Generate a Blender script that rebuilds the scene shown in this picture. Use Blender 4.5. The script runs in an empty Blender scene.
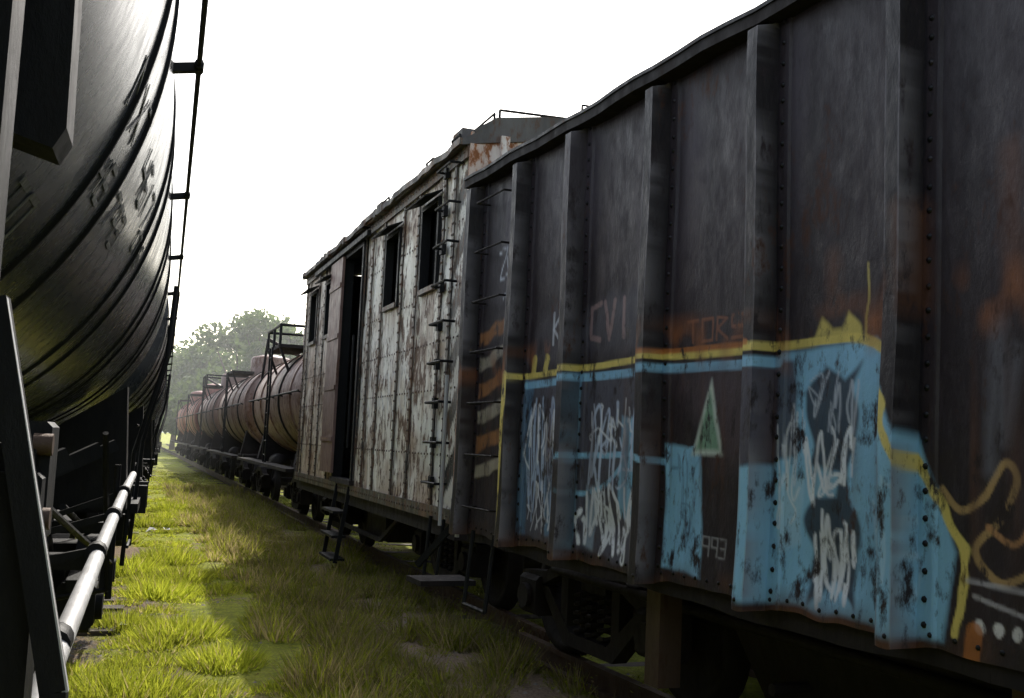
import bpy, math, random
import numpy as np
from mathutils import Vector, Matrix
random.seed(7); rng=np.random.default_rng(7)
scene=bpy.context.scene
scene.view_settings.view_transform='Standard'
try: scene.view_settings.look='None'
except: pass
scene.view_settings.exposure=0
EYE=1.7
# ---------------- materials ----------------
def newmat(name):
    m=bpy.data.materials.new(name); m.use_nodes=True
    nt=m.node_tree; nt.nodes.clear()
    out=nt.nodes.new('ShaderNodeOutputMaterial')
    b=nt.nodes.new('ShaderNodeBsdfPrincipled')
    nt.links.new(b.outputs[0],out.inputs[0])
    return m,nt,b,out
def noise(nt,scale,detail=6,stretch=(1,1,1),rough=.6,off=(0,0,0)):
    tc=nt.nodes.new('ShaderNodeTexCoord'); mp=nt.nodes.new('ShaderNodeMapping')
    mp.inputs['Scale'].default_value=stretch; mp.inputs['Location'].default_value=off
    nt.links.new(tc.outputs['Object'],mp.inputs[0])
    n=nt.nodes.new('ShaderNodeTexNoise'); n.inputs['Scale'].default_value=scale
    n.inputs['Detail'].default_value=detail; n.inputs['Roughness'].default_value=rough
    nt.links.new(mp.outputs[0],n.inputs['Vector'])
    return n.outputs['Fac']
def ramp(nt,fac,a,b):
    r=nt.nodes.new('ShaderNodeMapRange'); r.inputs[1].default_value=a; r.inputs[2].default_value=b
    nt.links.new(fac,r.inputs[0]); return r.outputs[0]
def mix(nt,fac,a,b):
    m=nt.nodes.new('ShaderNodeMix'); m.data_type='RGBA'
    if isinstance(fac,(int,float)): m.inputs[0].default_value=fac
    else: nt.links.new(fac,m.inputs[0])
    for i,c in ((6,a),(7,b)):
        if isinstance(c,tuple): m.inputs[i].default_value=(*c,1)
        else: nt.links.new(c,m.inputs[i])
    return m.outputs[2]
def math_(nt,op,a,b):
    m=nt.nodes.new('ShaderNodeMath'); m.operation=op
    for i,c in enumerate((a,b)):
        if isinstance(c,(int,float)): m.inputs[i].default_value=c
        else: nt.links.new(c,m.inputs[i])
    return m.outputs[0]
def weathered(name,base,dark,rust,rust_lo=.58,rust_hi=.68,rough=.55,metal=0.0,attr=False,streak=.12,scale=2.0,bump=.25,wear_lo=.30,wear_hi=.42,spec=.5,dk_lo=.35,dk_hi=.75,scuff=None,speck=0,rvar=1.0):
    m,nt,b,out=newmat(name)
    n1=noise(nt,scale*2.2,7,(1,1,streak)); n2=noise(nt,scale*.6,5,(1,1,1),off=(3,1,7)); n3=noise(nt,scale*6,8,(1,1,.45),rough=.7,off=(9,2,1))
    c=mix(nt,ramp(nt,n1,dk_lo,dk_hi),base,dark)
    c=mix(nt,math_(nt,'MULTIPLY',ramp(nt,n2,.3,.7),.4),c,dark)
    if scuff:
        n4=noise(nt,scale*9,8,(1,1,.25),rough=.8,off=(1,5,2)); c=mix(nt,math_(nt,'MULTIPLY',ramp(nt,n4,.5,.72),.8),c,scuff)
    if attr:
        at=nt.nodes.new('ShaderNodeAttribute'); at.attribute_name='paint'
        wear=ramp(nt,n3,wear_lo,wear_hi)
        pc=mix(nt,math_(nt,'MULTIPLY',ramp(nt,n1,.4,.75),.35),at.outputs['Color'],dark)
        c=mix(nt,math_(nt,'MULTIPLY',at.outputs['Alpha'],wear),c,pc)
    if speck>0:
        n5=noise(nt,26,4,(1,1,.5),rough=.75,off=(4,4,9)); c=mix(nt,math_(nt,'MULTIPLY',ramp(nt,n5,.60,.66),speck),c,dark)
    rmask=ramp(nt,math_(nt,'ADD',math_(nt,'MULTIPLY',n3,.6),math_(nt,'MULTIPLY',n2,.4)),rust_lo,rust_hi)
    rc=mix(nt,ramp(nt,n3,.4,.6),rust,tuple(x*.45 for x in rust))
    c=mix(nt,rmask,c,rc)
    nt.links.new(c,b.inputs['Base Color'])
    rr=nt.nodes.new('ShaderNodeMapRange'); rr.inputs[1].default_value=.3; rr.inputs[2].default_value=.7
    rr.inputs[3].default_value=max(.05,rough-.12*rvar); rr.inputs[4].default_value=min(1,rough+.22*rvar)
    nt.links.new(n3,rr.inputs[0]); nt.links.new(rr.outputs[0],b.inputs['Roughness'])
    b.inputs['Metallic'].default_value=metal
    b.inputs['Specular IOR Level'].default_value=spec
    if bump>0:
        bp=nt.nodes.new('ShaderNodeBump'); bp.inputs['Strength'].default_value=bump; bp.inputs['Distance'].default_value=.02
        nt.links.new(n3,bp.inputs['Height']); nt.links.new(bp.outputs[0],b.inputs['Normal'])
    return m
M={}
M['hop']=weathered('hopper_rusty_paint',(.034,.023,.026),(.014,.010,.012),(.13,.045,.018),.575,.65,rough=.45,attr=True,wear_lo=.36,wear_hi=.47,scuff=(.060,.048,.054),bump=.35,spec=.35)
M['hopdark']=weathered('underframe_grime',(.024,.018,.016),(.010,.008,.008),(.07,.03,.016),.58,.7,rough=.7,spec=.25)
M['white']=weathered('flaking_white_paint',(.88,.85,.77),(.48,.42,.34),(.20,.105,.06),.505,.55,rough=.5,attr=True,streak=.18,scale=2.4,wear_lo=.25,wear_hi=.35,bump=.5,speck=.9,dk_lo=.45,dk_hi=.8)
M['roof']=weathered('roof_tar',(.13,.12,.115),(.05,.045,.045),(.22,.10,.05),.5,.6,rough=.75)
M['rivet']=weathered('rusty_rivets',(.10,.065,.05),(.05,.035,.03),(.16,.07,.03),.5,.6,rough=.75)
M['endw']=weathered('end_wall_paint',(.75,.70,.66),(.35,.20,.13),(.45,.16,.05),.47,.53,rough=.7)
M['black']=weathered('black_gloss_paint',(.045,.052,.066),(.026,.030,.038),(.07,.06,.05),.68,.80,rough=.24,bump=.012,streak=1,spec=1.0,rvar=.4)
M['seam_backing']=weathered('black_seam_and_backing',(.007,.007,.008),(.005,.005,.005),(.015,.01,.008),.66,.78,rough=.6,spec=.2)
M['letter']=weathered('faded_lettering',(.16,.165,.17),(.06,.06,.065),(.05,.05,.055),.50,.60,rough=.4,scale=8)
M['blackm']=weathered('black_ironwork',(.010,.010,.012),(.006,.006,.006),(.03,.018,.012),.64,.74,rough=.55,spec=.2)
M['pipe']=weathered('grey_pipe_paint',(.62,.62,.62),(.36,.35,.34),(.14,.08,.05),.62,.72,rough=.4)
M['tanka']=weathered('faded_tank_paint',(.32,.22,.19),(.13,.07,.05),(.19,.08,.04),.49,.57,rough=.5)
M['tankb']=weathered('brown_tank_paint',(.22,.13,.11),(.11,.06,.05),(.17,.07,.035),.53,.63,rough=.5)
M['tankc']=weathered('red_tank_paint',(.28,.08,.06),(.15,.05,.045),(.16,.06,.035),.53,.63,rough=.5)
M['rail']=weathered('rail_steel',(.10,.06,.04),(.05,.032,.022),(.14,.06,.025),.5,.6,rough=.5,metal=.3)
M['tie']=weathered('old_timber_tie',(.10,.08,.06),(.05,.04,.03),(.07,.05,.035),.6,.7,rough=.9,streak=1)
M['litter']=weathered('plastic_litter',(.75,.75,.75),(.5,.5,.5),(.3,.25,.2),.7,.8,rough=.4)
# ---------------- mesh builder ----------------
class B:
    def __init__(s): s.v=[]; s.f=[]; s.m=[]; s.sm=[]; s.mats=[]
    def mi(s,m):
        if m not in s.mats: s.mats.append(m)
        return s.mats.index(m)
    def add(s,vs,fs,m,smooth=False):
        o=len(s.v); s.v+= [tuple(v) for v in vs]; k=s.mi(m)
        for f in fs: s.f.append(tuple(i+o for i in f)); s.m.append(k); s.sm.append(smooth)
    def box(s,x0,x1,y0,y1,z0,z1,m,bev=.0):
        if bev<=0:
            vs=[(x,y,z) for x in (x0,x1) for y in (y0,y1) for z in (z0,z1)]
            fs=[(0,1,3,2),(4,6,7,5),(0,4,5,1),(2,3,7,6),(0,2,6,4),(1,5,7,3)]
            s.add(vs,fs,m)
        else:
            s.prism([(x0+bev,z0),(x1-bev,z0),(x1,z0+bev),(x1,z1-bev),(x1-bev,z1),(x0+bev,z1),(x0,z1-bev),(x0,z0+bev)],y0,y1,m)
    def prism(s,pts,y0,y1,m,axis='y'):
        n=len(pts)
        def mk(a,b,c):
            return {'y':(a,c,b),'x':(c,a,b),'z':(a,b,c)}[axis]
        vs=[mk(a,b,y0) for a,b in pts]+[mk(a,b,y1) for a,b in pts]
        fs=[tuple(range(n)),tuple(range(2*n-1,n-1,-1))]+[(i,i+n,(i+1)%n+n,(i+1)%n) for i in range(n)]
        s.add(vs,fs,m)
    def tube(s,p,q,r,m,n=8,r2=None,cap=True):
        p=Vector(p); q=Vector(q); r2=r if r2 is None else r2
        d=(q-p).normalized(); a=d.orthogonal().normalized(); b=d.cross(a)
        vs=[]
        for c,rr in ((p,r),(q,r2)):
            for i in range(n):
                t=2*math.pi*i/n; vs.append(c+a*math.cos(t)*rr+b*math.sin(t)*rr)
        s.add(vs,[(i,(i+1)%n,(i+1)%n+n,i+n) for i in range(n)],m,n>6)
        if cap: s.add(vs,[tuple(range(n-1,-1,-1)),tuple(range(n,2*n))],m)
    def path(s,pts,r,m,n=8):
        for a,b in zip(pts[:-1],pts[1:]): s.tube(a,b,r,m,n)
    def bar(s,p,q,w,h,m,up=(0,0,1)):
        p=Vector(p); q=Vector(q); d=(q-p).normalized(); u=Vector(up)
        if abs(d.dot(u))>.98: u=Vector((1,0,0))
        a=d.cross(u).normalized(); b=a.cross(d).normalized()
        vs=[c+a*x*w/2+b*y*h/2 for c in (p,q) for x,y in ((-1,-1),(1,-1),(1,1),(-1,1))]
        s.add(vs,[(3,2,1,0),(4,5,6,7),(0,1,5,4),(1,2,6,5),(2,3,7,6),(3,0,4,7)],m)
    def lathe(s,c,prof,m,axis='y',n=48,closed=False):
        vs=[];k=len(prof)
        for a,r in prof:
            for i in range(n):
                t=2*math.pi*i/n; u=r*math.cos(t); w=r*math.sin(t)
                vs.append({'y':(c[0]+u,c[1]+a,c[2]+w),'x':(c[0]+a,c[1]+u,c[2]+w),'z':(c[0]+u,c[1]+w,c[2]+a)}[axis])
        fs=[(j*n+i,j*n+(i+1)%n,(j+1)*n+(i+1)%n,(j+1)*n+i) for j in range(k-1) for i in range(n)]
        s.add(vs,fs,m,True)
    def rivet(s,c,r,nrm,m):
        c=Vector(c); nn=Vector(nrm).normalized(); a=nn.orthogonal().normalized(); b=nn.cross(a)
        vs=[c+a*r*math.cos(i*math.pi/3)+b*r*math.sin(i*math.pi/3) for i in range(6)]
        vs+=[c+nn*r*.55+(a*math.cos(i*math.pi/3)+b*math.sin(i*math.pi/3))*r*.6 for i in range(6)]
        s.add(vs,[(i,(i+1)%6,(i+1)%6+6,i+6) for i in range(6)]+[(6,7,8,9,10,11)],m,True)
    def obj(s,name,parent=None,off=(0,0)):
        me=bpy.data.meshes.new(name); me.from_pydata(s.v,[],s.f)
        for m in s.mats: me.materials.append(M[m] if isinstance(m,str) else m)
        me.polygons.foreach_set('material_index',s.m); me.polygons.foreach_set('use_smooth',s.sm)
        me.update()
        o=bpy.data.objects.new(name,me); scene.collection.objects.link(o)
        if parent: o.parent=parent; o.location=(-off[0],-off[1],0)
        return o
def frame_empty(name,theta,sc,tc):
    e=bpy.data.objects.new(name,None); scene.collection.objects.link(e)
    c,s_=math.cos(theta),math.sin(theta)
    e.location=(c*sc-s_*tc,s_*sc+c*tc,0); e.rotation_euler=(0,0,theta); return e
def vnoise(x,y,seed=0):
    r=np.random.default_rng(seed).random((256,256))
    xi=np.floor(x).astype(int); yi=np.floor(y).astype(int); fx=x-xi; fy=y-yi
    fx=fx*fx*(3-2*fx); fy=fy*fy*(3-2*fy); g=lambda a,b:r[a%256,b%256]
    return (g(xi,yi)*(1-fx)*(1-fy)+g(xi+1,yi)*fx*(1-fy)+g(xi,yi+1)*(1-fx)*fy+g(xi+1,yi+1)*fx*fy)*2-1
def gridmesh(name,X,Y,Z,mask,mat,parent,off,paint=None,smooth=True):
    nr,nc=X.shape
    me=bpy.data.meshes.new(name)
    idx=np.arange(nr*nc).reshape(nr,nc)
    q=np.stack([idx[:-1,:-1],idx[:-1,1:],idx[1:,1:],idx[1:,:-1]],-1)[mask].reshape(-1,4)
    me.vertices.add(nr*nc); me.vertices.foreach_set('co',np.stack([X,Y,Z],-1).astype(np.float32).ravel())
    me.loops.add(q.size); me.loops.foreach_set('vertex_index',q.ravel().astype(np.int32))
    me.polygons.add(len(q)); me.polygons.foreach_set('loop_start',(np.arange(len(q))*4).astype(np.int32))
    me.polygons.foreach_set('use_smooth',np.full(len(q),smooth))
    me.update(calc_edges=True); me.materials.append(mat)
    if paint is not None:
        a=me.color_attributes.new('paint','FLOAT_COLOR','POINT'); a.data.foreach_set('color',paint.astype(np.float32).ravel())
    me.validate()
    o=bpy.data.objects.new(name,me); scene.collection.objects.link(o)
    if parent: o.parent=parent; o.location=(-off[0],-off[1],0)
    return o
class Canvas:
    def __init__(s,T,Z):
        s.T=T; s.Z=Z; s.c=np.zeros(T.shape+(3,)); s.a=np.zeros(T.shape)
    def put(s,m,col,al):
        m=np.clip(m*al,0,1); na=m+s.a*(1-m)
        s.c=np.where(na[...,None]>1e-4,(np.array(col)*m[...,None]+s.c*(s.a*(1-m))[...,None])/np.maximum(na,1e-4)[...,None],s.c); s.a=na
    def poly(s,pts,col,al=1,soft=.012,wob=.012):
        T=s.T+vnoise(s.Z*9,s.T*9,3)*wob; Z=s.Z+vnoise(s.T*8,s.Z*8,5)*wob
        ins=np.zeros(T.shape,bool); dm=np.full(T.shape,9.)
        n=len(pts)
        for i in range(n):
            (x0,y0),(x1,y1)=pts[i],pts[(i+1)%n]
            if y0!=y1:
                c=((y0>Z)!=(y1>Z))&(T<(x1-x0)*(Z-y0)/(y1-y0)+x0); ins^=c
            dm=np.minimum(dm,s.seg(T,Z,x0,y0,x1,y1))
        sd=np.where(ins,dm,-dm)
        s.put(np.clip(sd/soft*.5+.5,0,1),col,al)
    def seg(s,T,Z,x0,y0,x1,y1):
        dx,dy=x1-x0,y1-y0; L=dx*dx+dy*dy+1e-9
        h=np.clip(((T-x0)*dx+(Z-y0)*dy)/L,0,1)
        return np.hypot(T-x0-h*dx,Z-y0-h*dy)
    def stroke(s,pts,w,col,al=1,soft=.008,wob=.006):
        xs=[p[0] for p in pts]; ys=[p[1] for p in pts]; mg=w+.06
        r=(s.T>min(xs)-mg)&(s.T<max(xs)+mg)&(s.Z>min(ys)-mg)&(s.Z<max(ys)+mg)
        T=s.T[r]; Z=s.Z[r]
        if T.size==0: return
        T=T+vnoise(Z*14,T*14,8)*wob; d=np.full(T.shape,9.)
        for a,b in zip(pts[:-1],pts[1:]): d=np.minimum(d,s.seg(T,Z,*a,*b))
        m=np.zeros(s.T.shape); m[r]=np.clip((w/2-d)/soft+.5,0,1); s.put(m,col,al)
    def out(s): return np.concatenate([s.c,s.a[...,None]],-1)
def curve(pts,n=8):
    P=[np.array(p,float) for p in pts]; P=[P[0]]+P+[P[-1]]; o=[]
    for i in range(1,len(P)-2):
        for k in range(n):
            t=k/n; o.append(tuple(.5*((2*P[i])+(-P[i-1]+P[i+1])*t+(2*P[i-1]-5*P[i]+4*P[i+1]-P[i+2])*t*t+(-P[i-1]+3*P[i]-3*P[i+1]+P[i+2])*t**3)))
    o.append(tuple(P[-2])); return o
# ---------------- bogie ----------------
def bogie(b,sc,tc,m='hopdark',z0=.2,half=.85,gauge=.74):
    zc=z0+.42
    for dt in (-half,half):
        b.tube((sc-1.02,tc+dt,zc),(sc+1.02,tc+dt,zc),.07,m,12)
        for sg in (-1,1):
            x=sc+sg*gauge
            b.lathe((x,tc+dt,zc),[(-sg*.09,.08),(-sg*.06,.12),(-sg*.02,.33),(-sg*.05,.37),(-sg*.07,.45),(sg*-.045,.45),(sg*-.045,.42),(sg*.06,.41),(sg*.06,.35),(sg*.02,.31),(sg*.05,.13),(sg*.08,.1),(sg*.08,0)],m,'x',32)
    for sg in (-1,1):
        x=sc+sg*.98
        for dt in (-half,half):
            b.box(x-.11,x+.11,tc+dt-.14,tc+dt+.14,zc-.13,zc+.15,m,.03)
            b.tube((x+sg*.11,tc+dt,zc),(x+sg*.15,tc+dt,zc),.09,m,12)
        top=[(tc-half-.18,zc+.17),(tc-half+.2,zc+.20),(tc-.32,zc+.34),(tc+.32,zc+.34),(tc+half-.2,zc+.20),(tc+half+.18,zc+.17),(tc+half+.18,zc+.10),(tc+half-.15,zc+.10),(tc+.34,zc+.23),(tc-.34,zc+.23),(tc-half+.15,zc+.10),(tc-half-.18,zc+.10)]
        b.prism(top,x-.06,x+.06,m,'x')
        bot=[(tc-half+.1,zc+.09),(tc-.34,zc-.26),(tc+.34,zc-.26),(tc+half-.1,zc+.09),(tc+half-.24,zc+.09),(tc+.26,zc-.17),(tc-.26,zc-.17),(tc-half+.24,zc+.09)]
        b.prism(bot,x-.055,x+.055,m,'x')
        for dt in (-.36,.36): b.box(x-.05,x+.05,tc+dt-.05,tc+dt+.05,zc-.2,zc+.26,m)
        for dt in (-.17,0,.17):
            pts=[(x+.055*math.cos(a),tc+dt+.055*math.sin(a),zc-.17+.3*a/(5*2*math.pi)) for a in np.linspace(0,5*2*math.pi,41)]
            b.path(pts,.015,m,5)
    b.box(sc-1.0,sc+1.0,tc-.17,tc+.17,zc+.12,zc+.30,m,.02)
    b.box(sc-.2,sc+.2,tc-.3,tc+.3,zc+.30,1.0,m)

# ================= HOPPER CAR =================
TH=math.radians(23.5); SP=2.96; ZB,ZT=1.05,3.75
hop=frame_empty('hopper_car',TH,SP+1.45,1.3); off=(SP+1.45,1.3)
ribs=[7.49,6.62,5.78,4.82,3.88,3.01,2.13,1.2,.28,-.64,-1.56,-2.48,-3.4,-4.32]
hb,ht,hd=.048,.038,.125
ts=set(np.round(np.arange(2.0,7.56,.008),4))|set(np.round(np.arange(-4.9,2.0,.06),4))
def near_corner(t):
    return any(abs(t-(r+k))<.0045 for r in ribs for k in (-hb,-ht,ht,hb))
ts={t for t in ts if not near_corner(t)}
for r in ribs:
    for k in (-hb,-ht,ht,hb): ts.add(r+k)
ts=np.array(sorted(t for t in ts if -4.9<=t<=7.6))
zs=np.concatenate([np.arange(ZB,2.75,.009),np.arange(2.75,ZT+.001,.025)])
T,Z=np.meshgrid(ts,zs)
D=np.zeros_like(T)
for r in ribs:
    p=np.clip((hb-np.abs(T-r))/(hb-ht),0,1)
    fade=np.clip((3.71-Z)/.03,0,1)
    D=np.maximum(D,p*hd*(1+.05*vnoise(Z*1.7+r,Z*0+r*3,4))*fade)
    D=np.maximum(D,.012*np.clip((.125-np.abs(T-r))/.004,0,1))
D=D+vnoise(T*1.3,Z*1.2,11)*.008+vnoise(T*4,Z*3.3,12)*.003
D=D+.008*np.exp(-((Z-ZB)/.2)**2)*(1+vnoise(T*2.2,T*0,6))
for tc_ in (5.3,3.45):
    D-=.025*np.exp(-((T-tc_)/.16)**2-((Z-1.25)/.13)**2)
ZZ=Z+ (vnoise(T*2.6,T*0+2,13)*.014+vnoise(T*8,T*0+5,15)*.008)*np.exp(-((Z-ZB)/.12)**2)
for r in ribs: ZZ-= .025*np.exp(-((T-r)/.08)**2)*np.exp(-((Z-ZB)/.15)**2)
cv=Canvas(T,Z)
BL=(.28,.56,.77); YE=(.78,.62,.16); WH=(.82,.85,.90); DK=(.022,.022,.035); GY=(.12,.12,.155); OR=(.5,.17,.04)
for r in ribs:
    cv.put((np.abs(T-r)<hb+.012).astype(float),(.012,.010,.012),.85)  # rib shade painted in: dark colour tones down the skylit flanks
cv.poly([(6.5,1.1),(6.55,2.15),(4.9,2.17),(4.9,1.1)],GY,.65,wob=.03)
cv.poly([(5.9,2.3),(5.5,2.62),(4.95,2.66),(4.85,2.25)],(.10,.095,.11),.65,soft=.05,wob=.05)
cv.poly([(6.5,2.25),(6.4,2.6),(5.95,2.58),(5.9,2.25)],(.11,.10,.11),.55,soft=.05,wob=.05)
cv.poly([(7.3,2.3),(7.3,3.5),(6.75,3.5),(6.75,2.2)],(.07,.06,.065),.5,soft=.1,wob=.05)
cv.poly([(3.80,2.17),(3.2,2.2),(3.05,1.98),(2.92,1.7),(2.80,1.4),(2.85,1.08),(3.82,1.08)],BL,.95)
cv.poly([(3.97,1.66),(3.78,1.68),(3.78,1.08),(3.97,1.08)],BL,.95)
cv.poly([(3.95,2.12),(3.70,2.13),(3.68,1.72),(3.95,1.66)],(.08,.075,.10),.9)
cv.poly([(3.64,2.02),(3.52,2.12),(3.38,2.06),(3.30,2.10),(3.33,1.62),(3.28,1.35),(3.32,1.12),(3.44,1.22),(3.55,1.1),(3.60,1.45),(3.56,1.75)],DK,.9,wob=.03)
cv.poly([(3.57,1.68),(3.4,1.66),(3.42,1.56),(3.6,1.55)],BL,.8)
cv.poly([(3.78,1.62),(3.62,1.64),(3.64,1.35),(3.76,1.30)],(.45,.66,.80),.6)
cv.poly([(4.72,1.75),(4.40,1.72),(4.37,1.10),(4.70,1.12)],BL,.95)
cv.poly([(5.74,2.17),(5.70,2.17),(5.72,1.12),(5.74,1.12)],BL,.8)
cv.poly([(5.2,1.9),(5.02,1.9),(4.97,1.62),(5.03,1.3),(5.22,1.35)],BL,.85)
cv.poly([(6.52,2.15),(6.40,2.15),(6.44,1.12),(6.56,1.12)],(.13,.28,.44),.5)
cv.poly([(6.2,1.5),(5.95,1.55),(5.92,1.12),(6.15,1.14)],(.16,.34,.52),.6,wob=.03)
cv.poly([(5.6,1.5),(5.45,1.5),(5.5,1.12),(5.62,1.14)],(.42,.55,.68),.6)
cv.stroke([(6.5,2.12),(5.8,2.14),(4.8,2.15),(3.8,2.13)],.05,BL,.9)
cv.stroke(curve([(6.1,1.60),(5.8,1.66),(5.3,1.68),(5.0,1.70),(4.7,1.66),(4.45,1.74)]),.035,BL,.95)
cv.stroke(curve([(6.0,1.52),(5.7,1.44),(5.4,1.50),(5.2,1.62)]),.03,BL,.85)
cv.poly([(4.72,2.1),(4.35,2.14),(3.95,2.1),(3.97,1.7),(4.3,1.62),(4.4,1.85)],(.09,.06,.068),.6,soft=.06)
for r in (4.82,5.78): cv.poly([(r+.06,2.12),(r-.06,2.12),(r-.06,1.7),(r+.06,1.7)],(.03,.026,.03),.75)
for r in (4.82,5.78): cv.poly([(r+.06,1.62),(r-.06,1.62),(r-.06,1.1),(r+.06,1.1)],(.03,.026,.03),.75)
cv.stroke([(6.70,1.12),(6.62,2.18)],.08,YE,.95)
cv.stroke(curve([(6.62,2.18),(6.2,2.19),(5.46,2.205),(4.9,2.22),(4.5,2.206),(3.86,2.20),(3.26,2.19),(3.07,1.97),(3.0,1.76),(2.85,1.54),(2.76,1.39),(2.77,1.25),(2.80,1.12)]),.04,YE,.95,wob=.02)
cv.stroke([(4.85,2.24),(4.5,2.235),(4.0,2.23),(3.9,2.22)],.03,OR,.8)
cv.poly([(3.58,2.22),(3.53,2.30),(3.48,2.24),(3.42,2.25),(3.36,2.32),(3.30,2.27),(3.27,2.21)],YE,.8,wob=.03)
for (a,b_,c) in ((6.25,2.25,.04),(6.42,2.24,.05)):
    cv.stroke([(a,b_-.03),(a-.01,b_+c)],.07,YE,.85,wob=.03)
cv.stroke([(3.27,2.22),(3.25,2.42),(3.26,2.5)],.014,YE,.6)
cv.poly([(4.49,1.70),(4.22,1.705),(4.33,2.08)],(.60,.68,.60),.95,wob=.004)
cv.poly([(4.455,1.725),(4.255,1.73),(4.337,2.02)],(.20,.35,.24),1,wob=.004)
G={'9':[[(1,0),(1,1),(0,1),(0,.5),(1,.5)]],'3':[[(0,1),(1,1),(1,.5),(.2,.5),(1,.5),(1,0),(0,0)]],'V':[[(0,1),(.5,0),(1,1)]],'C':[[(1,1),(0,.9),(0,.1),(1,0)]],
   'I':[[(.5,0),(.5,1)]],'T':[[(0,1),(1,1)],[(.5,1),(.5,0)]],'O':[[(0,0),(0,1),(1,1),(1,0),(0,0)]],'S':[[(1,1),(0,1),(0,.5),(1,.5),(1,0),(0,0)]],'X':[[(0,0),(1,1)],[(0,1),(1,0)]],'R':[[(0,0),(0,1),(1,.9),(0,.5),(1,0)]],'E':[[(1,1),(0,1),(0,0),(1,0)],[(0,.5),(.8,.5)]],'K':[[(0,0),(0,1)],[(1,1),(0,.5),(1,0)]],'Z':[[(0,1),(1,1),(0,0),(1,0)]],'Y':[[(0,1),(.5,.5),(1,1)],[(.5,.5),(.4,-.3)]],
   '1':[[(.5,0),(.5,1)]],'4':[[(0,1),(0,.5),(1,.5)],[(1,1),(1,0)]],'6':[[(1,1),(0,1),(0,0),(1,0),(1,.5),(0,.5)]],'7':[[(0,1),(1,1),(.4,0)]],'N':[[(0,0),(0,1),(1,0),(1,1)]]}
def glyph(s,t0,z0,h,w,col,wd=.016,al=.9):
    for ch in s:
        for pl in G.get(ch,[]): cv.stroke([(t0-x*w,z0+y*h) for x,y in pl],wd,col,al)
        t0-=w*1.4
glyph('993',4.36,1.22,.09,.05,(.35,.35,.35),.012,.8)
glyph('K',6.15,2.38,.2,.12,WH,.026,.6)
glyph('CVI',5.62,2.36,.22,.12,(.40,.26,.24),.035,.6)
glyph('TORS',4.55,2.27,.11,.09,(.28,.11,.06),.016,.8)
cv.stroke(curve([(7.12,3.12),(6.98,3.15),(7.08,2.93),(6.95,2.95)]),.018,WH,.85)
cv.stroke(curve([(6.98,3.08),(6.93,2.98),(6.84,3.14),(6.92,2.86),(7.0,2.78)]),.018,WH,.85)
def tag(t0,t1,z0,z1,col,w,n,seed,al=.85):
    r=random.Random(seed)
    for i in range(n):
        cx=t0+(t1-t0)*(i+.5)/n; hgt=(z1-z0)
        pts=[(cx+r.uniform(-.5,.5)*abs(t1-t0)/n*1.8,z0+hgt*r.random()) for _ in range(r.choice((4,5,6)))]
        cv.stroke(curve(pts),w*r.uniform(.6,1.3),col,al)
tag(6.45,5.90,1.2,2.05,(.42,.52,.70),.018,12,1)
tag(6.48,5.90,1.55,2.0,WH,.016,9,2,.8)
tag(6.4,5.90,1.15,1.5,WH,.016,8,12,.75)
tag(5.68,5.05,1.10,1.5,WH,.030,9,3,.95)
tag(5.62,5.0,1.45,1.98,(.55,.64,.80),.024,8,4,.85)
tag(5.6,5.1,1.7,2.0,WH,.014,6,14,.8)
tag(3.62,3.3,1.5,1.85,WH,.015,6,5,.9)
tag(3.60,3.32,1.80,2.08,(.55,.60,.68),.012,5,25,.7)
tag(3.55,3.32,1.10,1.5,WH,.020,8,6,.9)
tag(3.78,3.63,1.4,2.0,WH,.010,5,10,.7)
tag(3.2,2.95,1.2,1.7,(.50,.68,.80),.012,5,16,.5)
tag(4.68,4.42,1.2,1.7,(.10,.20,.32),.012,4,15,.6)
cv.stroke(curve([(2.86,1.62),(2.78,1.55),(2.68,1.60),(2.6,1.72),(2.55,1.66),(2.62,1.52),(2.72,1.42),(2.62,1.32),(2.5,1.36)]),.028,(.45,.29,.12),.9)
cv.stroke(curve([(2.66,1.5),(2.56,1.45),(2.5,1.52),(2.44,1.72),(2.4,1.6),(2.5,1.35)]),.024,(.45,.23,.10),.9)
cv.stroke([(2.75,1.31),(2.5,1.30)],.02,(.5,.48,.5),.7)
cv.stroke([(2.72,1.26),(2.45,1.21)],.018,(.5,.48,.5),.7)
for t in (2.70,2.62,2.54,2.46): cv.stroke([(t,1.16),(t-.004,1.165)],.045,(.7,.68,.66),.9,wob=.012)
cv.stroke([(2.73,1.05),(2.72,1.14)],.07,OR,.8)
cv.stroke(curve([(2.66,1.7),(2.62,2.2),(2.60,1.8),(2.55,2.1)]),.05,(.20,.20,.23),.45,soft=.05)
for t,zz,L in ((2.95,2.3,.35),(3.45,2.35,.2),(3.1,2.2,.3),(4.0,2.25,.2),(2.55,2.3,.5)): cv.stroke([(t,zz),(t+.02,zz+L)],.09,(.14,.055,.025),.5,soft=.07)
for k in range(6):
    z=1.45+k*.2
    cv.poly([(7.38,z),(7.38,z+.1),(6.78,z+.22),(6.78,z+.12)],(.42,.18,.06) if k%2 else (.5,.44,.34),.75,wob=.02)
bloom=np.clip(1-np.abs(Z-2.25-.06*vnoise(T*3,Z*0,21))/.16,0,1)*np.clip(vnoise(T*9,Z*5,22)*1.6,0,1)
cv.put(bloom*((T<5)|(T>6)),(.32,.11,.035),.85)
drip=np.clip(vnoise(T*22,Z*1.2,23)-.15,0,1)*np.clip(1-np.abs(Z-1.75)/.6,0,1)
cv.put(drip,(.10,.045,.03),.9)
botr=np.clip(1-(Z-ZB)/.12,0,1)*np.clip(vnoise(T*7,Z*6,24)+.4,0,1); cv.put(botr,(.13,.05,.025),.8)
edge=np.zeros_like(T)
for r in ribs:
    edge=np.maximum(edge,np.clip(1-np.abs(np.abs(T-r)-ht)/.010,0,1))
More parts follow.
